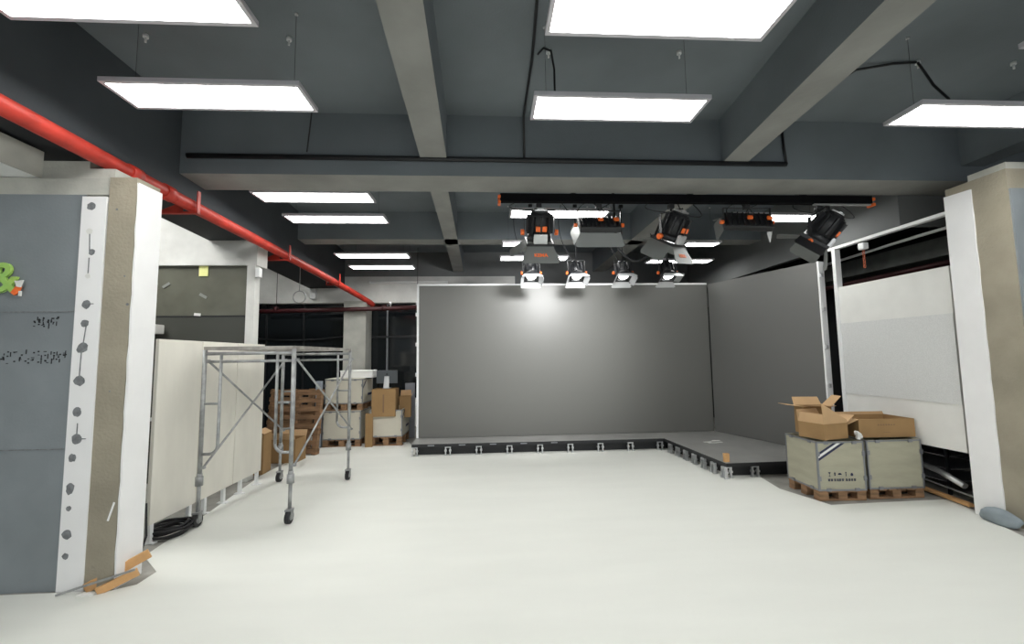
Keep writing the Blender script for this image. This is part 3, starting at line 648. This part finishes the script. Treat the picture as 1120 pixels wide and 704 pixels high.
# ================================================================== CRATES
def pallet_mb(w, d, h=.10):
    m = MB()
    for k in range(3):
        for j in range(3):
            m.box((-w / 2 + .05 + (w - .1) * k / 2, -d / 2 + .05 + (d - .1) * j / 2, h / 2), (.09, .09, h - .032))
    for j in range(3): m.box((0, -d / 2 + .05 + (d - .1) * j / 2, .008), (w, .08, .016))
    n = 6
    for k in range(n): m.box((-w / 2 + .045 + (w - .09) * k / (n - 1), 0, h - .008), (.085, d, .016))
    return m
def crate(loc, w, d, h, rz, label, m='ply', group=None, open_=True, ph=.10, marks=False, stripe_side=False):
    t = thing('plywood_crate', label, 'crate', loc, rz, group)
    b = MB(); e = .012
    b.lo((-w / 2, -d / 2, ph), (w / 2, -d / 2 + e, ph + h)).lo((-w / 2, d / 2 - e, ph), (w / 2, d / 2, ph + h)).lo((-w / 2, -d / 2 + e, ph), (-w / 2 + e, d / 2 - e, ph + h)).lo((w / 2 - e, -d / 2 + e, ph), (w / 2, d / 2 - e, ph + h)).lo((-w / 2 + e, -d / 2 + e, ph), (w / 2 - e, d / 2 - e, ph + e))
    b.build('box_body', m, t)
    s = MB(); q = .016
    for x in (-1, 1):
        for y in (-1, 1): s.lo((x * (w / 2 + .003) - (q if x > 0 else 0), y * (d / 2 + .003) - (q if y > 0 else 0), ph), (x * (w / 2 + .003) + (q if x < 0 else 0), y * (d / 2 + .003) + (q if y < 0 else 0), ph + h))
    for z in (ph, ph + h - q):
        for y in (-1, 1): s.lo((-w / 2, y * (d / 2 + .002) - .002, z), (w / 2, y * (d / 2 + .002) + .002, z + q))
        for x in (-1, 1): s.lo((x * (w / 2 + .002) - .002, -d / 2, z), (x * (w / 2 + .002) + .002, d / 2, z + q))
    s.build('edge_strip', 'edge', t)
    for z in (ph + .012, ph + h - .012):
        for f in (-.3, .3):
            MB().box((w * f, -d / 2 - .005, z), (.045, .008, .03)).build('corner_clip', 'edge', t); MB().box((-w / 2 - .005, d * f, z), (.008, .045, .03)).build('corner_clip', 'edge', t)
    for z in (ph + h * .25, ph + h * .75):
        for x in (-1, 1): MB().box((x * (w / 2 - .008), -d / 2 - .006, z), (.03, .008, .045)).build('corner_clip', 'edge', t)
    pallet_mb(w, d, ph).build('pallet_base', 'wood', t)
    if not open_: MB().lo((-w / 2, -d / 2, ph + h), (w / 2, d / 2, ph + h + .012)).build('lid', m, t)
    yf = -d / 2 - .0025
    if marks:
        x0 = -w / 2 + .014; zt = ph + h - .018
        for off, ww, mm in ((0, .022, 'navy'), (.028, .022, 'white_print'), (.056, .024, 'navy')):
            MB().prism([(x0, yf, zt - .095 - off), (x0 + .155 + off * 1.5, yf, zt), (x0 + .155 + (off + ww) * 1.5, yf, zt), (x0, yf, zt - .095 - off - ww)], (0, .002, 0)).build('printed_stripe', mm, t)
        # row of handling symbols and a row of captions
        ic = MB(); zi = ph + .165
        ic.prism([(-.14, yf, zi + .02), (-.115, yf, zi + .02), (-.127, yf, zi)], (0, .002, 0)).lo((-.129, yf, zi - .02), (-.126, yf + .002, zi)).lo((-.136, yf, zi - .022), (-.118, yf + .002, zi - .019))
        ic.prism([(-.082, yf, zi + .005), (-.064, yf, zi + .005), (-.073, yf, zi + .022)], (0, .002, 0)).lo((-.078, yf, zi - .014), (-.068, yf + .002, zi + .005))
        ic.prism([(-.022 + .018 * math.cos(a), yf, zi - .006 + .018 * math.sin(a)) for a in [PI * k / 8 for k in range(9)]], (0, .002, 0))
        ic.lo((.038, yf, zi - .022), (.042, yf + .002, zi + .018)).lo((.034, yf, zi + .014), (.046, yf + .002, zi + .02))
        ic.lo((.088, yf, zi - .018), (.112, yf + .002, zi + .004)).lo((.094, yf, zi + .004), (.106, yf + .002, zi + .010))
        ic.build('handling_symbols', 'navy', t)
        cp_ = MB(); rnd = random.Random(11)
        for x in (-.145, -.117, -.085, -.057, -.034, -.006, .034, .062, .088, .116):
            zc = ph + .108
            for k in range(3): cp_.box((x + .011, yf + .001, zc - .009 + .009 * k), (.020 + rnd.uniform(-.006, .002), .002, .0045))
            for k in range(2): cp_.box((x + .005 + .011 * k, yf + .001, zc), (.0045, .002, .024))
        cp_.build('printed_caption', 'navy', t)
    if stripe_side:
        xs = w / 2 + .0045
        MB().prism([(xs, -d / 2 + .02, ph + h - .16), (xs, -d / 2 + .02, ph + h - .12), (xs, -d / 2 + .17, ph + h - .02), (xs, -d / 2 + .20, ph + h - .03)], (.002, 0, 0)).build('printed_stripe', 'navy', t)
        MB().lo((xs, -d / 2 + .30, ph + .12), (xs + .002, -d / 2 + .55, ph + .16)).build('printed_caption', 'navy', t)
    return t
crate((3.575, 4.41, 0), .48, .48, .49, R(-3), 'pale plywood crate with navy stripes and handling symbols, front right', 'ply', 'plywood crates on the right', marks=True)
crate((4.155, 4.41, 0), .58, .46, .49, R(-1), 'plain pale plywood crate beside the striped crate', 'ply', 'plywood crates on the right')
crate((-2.535, 7.76, 0), .64, .62, .48, R(0), 'cream crate at the bottom of the stack behind the scaffold', 'ply_white', 'cream crates at the back left', open_=False, ph=.12)
crate((-2.505, 7.75, .615), .64, .62, .42, R(0), 'cream crate on top of the stack behind the scaffold', 'ply_white', 'cream crates at the back left', open_=False, ph=.11, stripe_side=True)
crate((-1.79, 7.78, 0), .56, .66, .46, R(0), 'open cream crate holding cardboard boxes left of the big screen', 'ply_white', 'cream crates at the back left', ph=.15, stripe_side=True)

# ================================================================== CARDBOARD BOXES
def carton(loc, w, d, h, rz, label, flaps=None, tiltx=0, tilty=0, group=None, marks=False, tape=False):
    """flaps: dict side -> (angle from closed in degrees, length factor)"""
    t = thing('cardboard_box', label, 'cardboard box', loc, rz, group)
    t.rotation_euler = (R(tiltx), R(tilty), rz)
    e = .005
    b = MB().lo((-w / 2, -d / 2, 0), (w / 2, -d / 2 + e, h)).lo((-w / 2, d / 2 - e, 0), (w / 2, d / 2, h)).lo((-w / 2, -d / 2 + e, 0), (-w / 2 + e, d / 2 - e, h)).lo((w / 2 - e, -d / 2 + e, 0), (w / 2, d / 2 - e, h)).lo((-w / 2 + e, -d / 2 + e, 0), (w / 2 - e, d / 2 - e, e))
    b.build('box_body', 'card', t)
    for side, (ang, ln) in (flaps or {}).items():
        l0, l1 = ln if isinstance(ln, tuple) else (ln, ln)
        ax, half, wid = {'front': (0, d / 2, w), 'right': (90, w / 2, d), 'back': (180, d / 2, w), 'left': (270, w / 2, d)}[side]
        T = Matrix.Rotation(R(ax), 4, 'Z') @ Matrix.Translation((0, -half, h)) @ Matrix.Rotation(R(ang), 4, 'X')
        MB().prism([T @ Vector(p) for p in ((-wid / 2, 0, 0), (wid / 2, 0, 0), (wid / 2 - .01, l1, 0), (-wid / 2 + .01, l0, 0))], T.to_3x3() @ Vector((0, 0, .004))).build('flap', 'card_in', t)
    if marks:
        g = MB(); rnd = random.Random(3)
        for k in range(7): g.box((-w * .15 + .028 * k, -d / 2 - .001, h * .68), (.016, .002, .012 + rnd.uniform(0, .008)))
        for k in range(4): g.box((-w * .05 + .018 * k, -d / 2 - .001, h * .28), (.010, .002, .007))
        g.build('printed_mark', mat('brown print', (.22, .13, .07), .8), t)
    if tape: MB().lo((-.012, -d / 2 - .0015, h * .15), (.012, -d / 2, h * .8)).build('printed_mark', mat('brown stamp', (.2, .12, .07), .8), t)
    return t
carton((3.53, 4.335, .605), .34, .27, .16, R(14), 'open cardboard box with one tall raised flap on the striped crate', {'left': (80, .10), 'front': (86, (.21, .03)), 'right': (150, .14), 'back': (100, .12)}, group='cardboard boxes on the crates')
carton((4.18, 4.44, .60), .60, .36, .19, R(-2), 'long open cardboard box with printed side on the plain crate', {'left': (205, .17), 'back': (95, .03)}, marks=True, group='cardboard boxes on the crates')
carton((3.64, 4.60, .60), .30, .17, .30, R(-8), 'cardboard box with flaps spread open behind the tall-flapped box', {'front': (168, .10), 'right': (135, .16), 'left': (172, .18), 'back': (120, .1)}, group='cardboard boxes on the crates')
mbp = MB(); rr = random.Random(9)
for k in range(6): mbp.box((0, 0, 0), (.05, .03, .02), Matrix.Translation((3.80 + rr.uniform(-.02, .02), 4.21, .61 + .012 * k)) @ Matrix.Rotation(rr.uniform(0, 3), 4, 'Z') @ Matrix.Rotation(rr.uniform(0, 1), 4, 'X'))
tag(mbp.build('plastic_scrap', 'paper'), 'crumpled white plastic scrap between the two boxes on the crates', 'plastic scrap')
# back left: on and around the cream crates
carton((-1.82, 7.55, .50), .40, .30, .47, 0, 'upright tan cardboard box in the open cream crate', tape=True, group='cardboard boxes at the back left')
carton((-1.52, 7.78, .45), .20, .30, .36, R(8), 'dark brown open box behind the tan box in the cream crate', {'right': (120, .10), 'back': (100, .1)}, group='cardboard boxes at the back left')
carton((-2.06, 7.43, 0), .12, .10, .56, R(6), 'tall narrow cardboard piece wedged between the cream crates', group='cardboard boxes at the back left')
carton((-3.12, 5.92, 0), .26, .26, .52, R(6), 'brown cardboard box behind the last white board', {'right': (30, .1)}, group='cardboard boxes at the back left')
carton((-3.02, 6.55, 0), .42, .30, .34, R(-5), 'low brown cardboard box in front of the leaning pallet', {'front': (110, .1), 'back': (120, .1)}, group='cardboard boxes at the back left')
fb = thing('foam_box', 'long white foam box on top of the stacked cream crates', 'foam box', (-2.34, 7.72, 1.158))
MB().lo((-.28, -.14, 0), (.28, .14, .11), bevel=.008).build('tub', 'foam', fb); MB().lo((-.285, -.145, .11), (.285, .145, .135), bevel=.008).build('lid', 'foam', fb)
tag(MB().lo((-2.97, 7.42, 0), (-2.88, 7.50, 1.12)).build('foam_board', mat('pale blue board', (.36, .40, .46), .6)), 'tall pale grey-blue board left of the stacked crates', 'board')
tag(MB().lo((-1.60, 8.15, .0), (-1.42, 8.2, 1.02)).build('grey_board', mat('light grey sheet', (.28, .29, .32), .6)), 'grey sheet standing behind the tan cardboard box', 'board')
# computer display seen from the back
im = thing('computer_display', 'silver and black desktop display seen from behind on the tan box', 'computer display', (-1.80, 7.55, .972))
MB().lo((-.185, .0, .085), (.185, .022, .315), bevel=.008).build('screen_shell', 'apple_dark', im)
MB().prism([(-.04, -.02, .20), (.04, -.02, .20), (.05, -.055, .0), (-.05, -.055, .0)], (0, .008, 0)).lo((-.06, -.06, 0), (.06, .08, .008)).lo((-.04, -.025, .19), (.04, .0, .21)).build('stand', 'silver', im)
MB().cyl((0, -.003, .245), (0, .001, .245), .018, n=16).lo((-.002, -.003, .262), (.003, .001, .272)).build('logo', 'black', im)

# leaning pallets
def leaning(loc, rz, tilt, w, h, label):
    t = thing('wooden_pallet', label, 'pallet', loc, 0, 'pallets leaning at the back left')
    t.rotation_euler = (R(tilt), 0, rz)
    n = 8; m = MB()
    for k in range(n): m.box((0, -.05, .05 + (h - .1) * k / (n - 1)), (w, .016, .07))
    m.build('slats', 'wood', t)
    for x in (-w / 2 + .045, 0, w / 2 - .045): MB().box((x, 0, h / 2), (.08, .08, h)).build('bearer', 'wood', t)
    m = MB()
    for k in range(4): m.box((0, .05, .05 + (h - .1) * k / 3), (w, .016, .08))
    m.build('rear_slats', 'wood', t)
    return t
leaning((-3.12, 6.95, 0), R(-4), -9, .80, 1.02, 'wooden slatted pallet leaning upright behind the scaffold')
leaning((-3.42, 7.42, 0), R(-6), -9, .76, 1.00, 'second slatted pallet leaning behind the first')

# ================================================================== RIGHT SIDE JUNK AND DARK OPENING
t = thing('wire_trunking', 'pale conduit seen through the dark opening over the gypsum wall', 'conduit', (5.0, 4.5, 2.8))
MB().tube([(5.0, 3.8, 2.84), (5.0, 4.5, 2.83), (5.05, 5.9, 2.80), (5.1, 8.5, 2.79)], .018).build('tube', 'white_metal', t, world=True)
for y in (4.4, 6.4): MB().cyl((5.02, y, 2.85), (5.02, y, 3.4), .005).build('hanger_rod', 'black', t, world=True)
t = thing('duct', 'dark grey duct beyond the opening over the gypsum wall', 'duct', (5.6, 5.5, 2.5))
MB().lo((5.4, 3.8, 2.62), (5.9, 8.5, 2.85)).build('duct_body', mat('dull grey duct', (.13, .14, .13), .6, noise=.3), t, world=True)
MB().tube([(5.3, 3.8, 2.52), (5.3, 5.5, 2.50), (5.35, 8.5, 2.48)], .03).build('side_pipe', 'red_dark', t, world=True)
MB().lo((5.82, 3.8, 3.40), (5.9, 8.5, 3.85)).build('strap', 'dark_void', t, world=True)
MB().lo((5.42, 4.3, 2.85), (5.45, 4.34, 3.85)).lo((5.42, 7.3, 2.85), (5.45, 7.34, 3.85)).build('hanger', 'black', t, world=True)
t = thing('chain_hoist_box', 'small white box with orange chain under the white top rail', 'chain box', (4.50, 4.70, 2.70))
MB().lo((-.035, -.04, .02), (.035, .04, .10), bevel=.01).build('housing', 'white_metal', t)
for k in range(6): MB().tube([Vector((.012 * math.cos(a), 0, -.01 - .035 * k + .019 * math.sin(a))) if k % 2 else Vector((0, .012 * math.cos(a), -.01 - .035 * k + .019 * math.sin(a))) for a in [2 * PI * i / 10 for i in range(10)]], .004, 6, True).build('chain_link', 'chain', t)
# things under the gypsum wall
tag(MB().tube([(4.62, 3.95, .18), (4.64, 4.2, .26), (4.66, 4.5, .30)], .03).build('foil_hose', 'silver'), 'silver foil hose in the dark gap under the gypsum wall', 'hose')
tag(MB().bar((4.56, 3.86, .03), (4.68, 4.5, .03), .05, .03).build('timber_strip', 'offcut'), 'narrow timber strip on the floor under the gypsum wall', 'timber')
tag(MB().bar((4.60, 3.80, .10), (4.69, 4.6, .14), .015, .015).build('metal_rod', 'galv'), 'thin steel rod under the gypsum wall', 'rod')
t = thing('parts_rack', 'dark low rack with pale shelves in the gap under the gypsum wall', 'rack', (5.10, 4.75, 0))
for z in (.12, .25, .38, .50): MB().lo((-.3, -.5, z), (.3, .5, z + .012)).build('shelf', 'edge', t)
for x in (-.3, .3):
    for y in (-.5, .5): MB().box((x, y, .28), (.025, .025, .56)).build('post', 'black', t)
# grey blue sack
bmx = MB(); g = bmesh.ops.create_icosphere(bmx.bm, subdivisions=3, radius=1)
for v in bmx.bm.verts:
    n_ = 1 + .10 * math.sin(5 * v.co.x + 3 * v.co.y) * math.cos(4 * v.co.z + 2)
    v.co = Vector((v.co.x * .055 * n_, v.co.y * .15 * n_, max(v.co.z, -.75) * .075 * n_ + .056))
for f in bmx.bm.faces: f.smooth = True
bmx.xf(Matrix.Translation((4.385, 3.50, 0)))
tag(bmx.build('sack', 'bag'), 'crumpled grey-blue sack at the foot of the right column', 'sack')

# ================================================================== AMPERSAND
am = thing('ampersand_sign', 'lime green ampersand letter on the slate wall', 'sign', (-3.335, 3.055, 1.965))
T = Matrix.Translation((0, -.012, .115)) @ Matrix.Rotation(R(90), 4, 'X')
text_mesh('&', .30, .02, 'green', 'letter', am, T, .004)
MB().prism([(.06, -.026, .02), (.10, -.026, .075), (.125, -.026, .06), (.11, -.026, .015), (.085, -.026, .0)], (0, .01, 0)).build('orange_figure', 'orange', am)
MB().prism([(.085, -.03, .10), (.14, -.03, .105), (.125, -.03, .055), (.10, -.03, .06)], (0, .008, 0)).lo((.115, -.028, -.005), (.13, -.02, .03)).build('white_figure', 'paper', am)
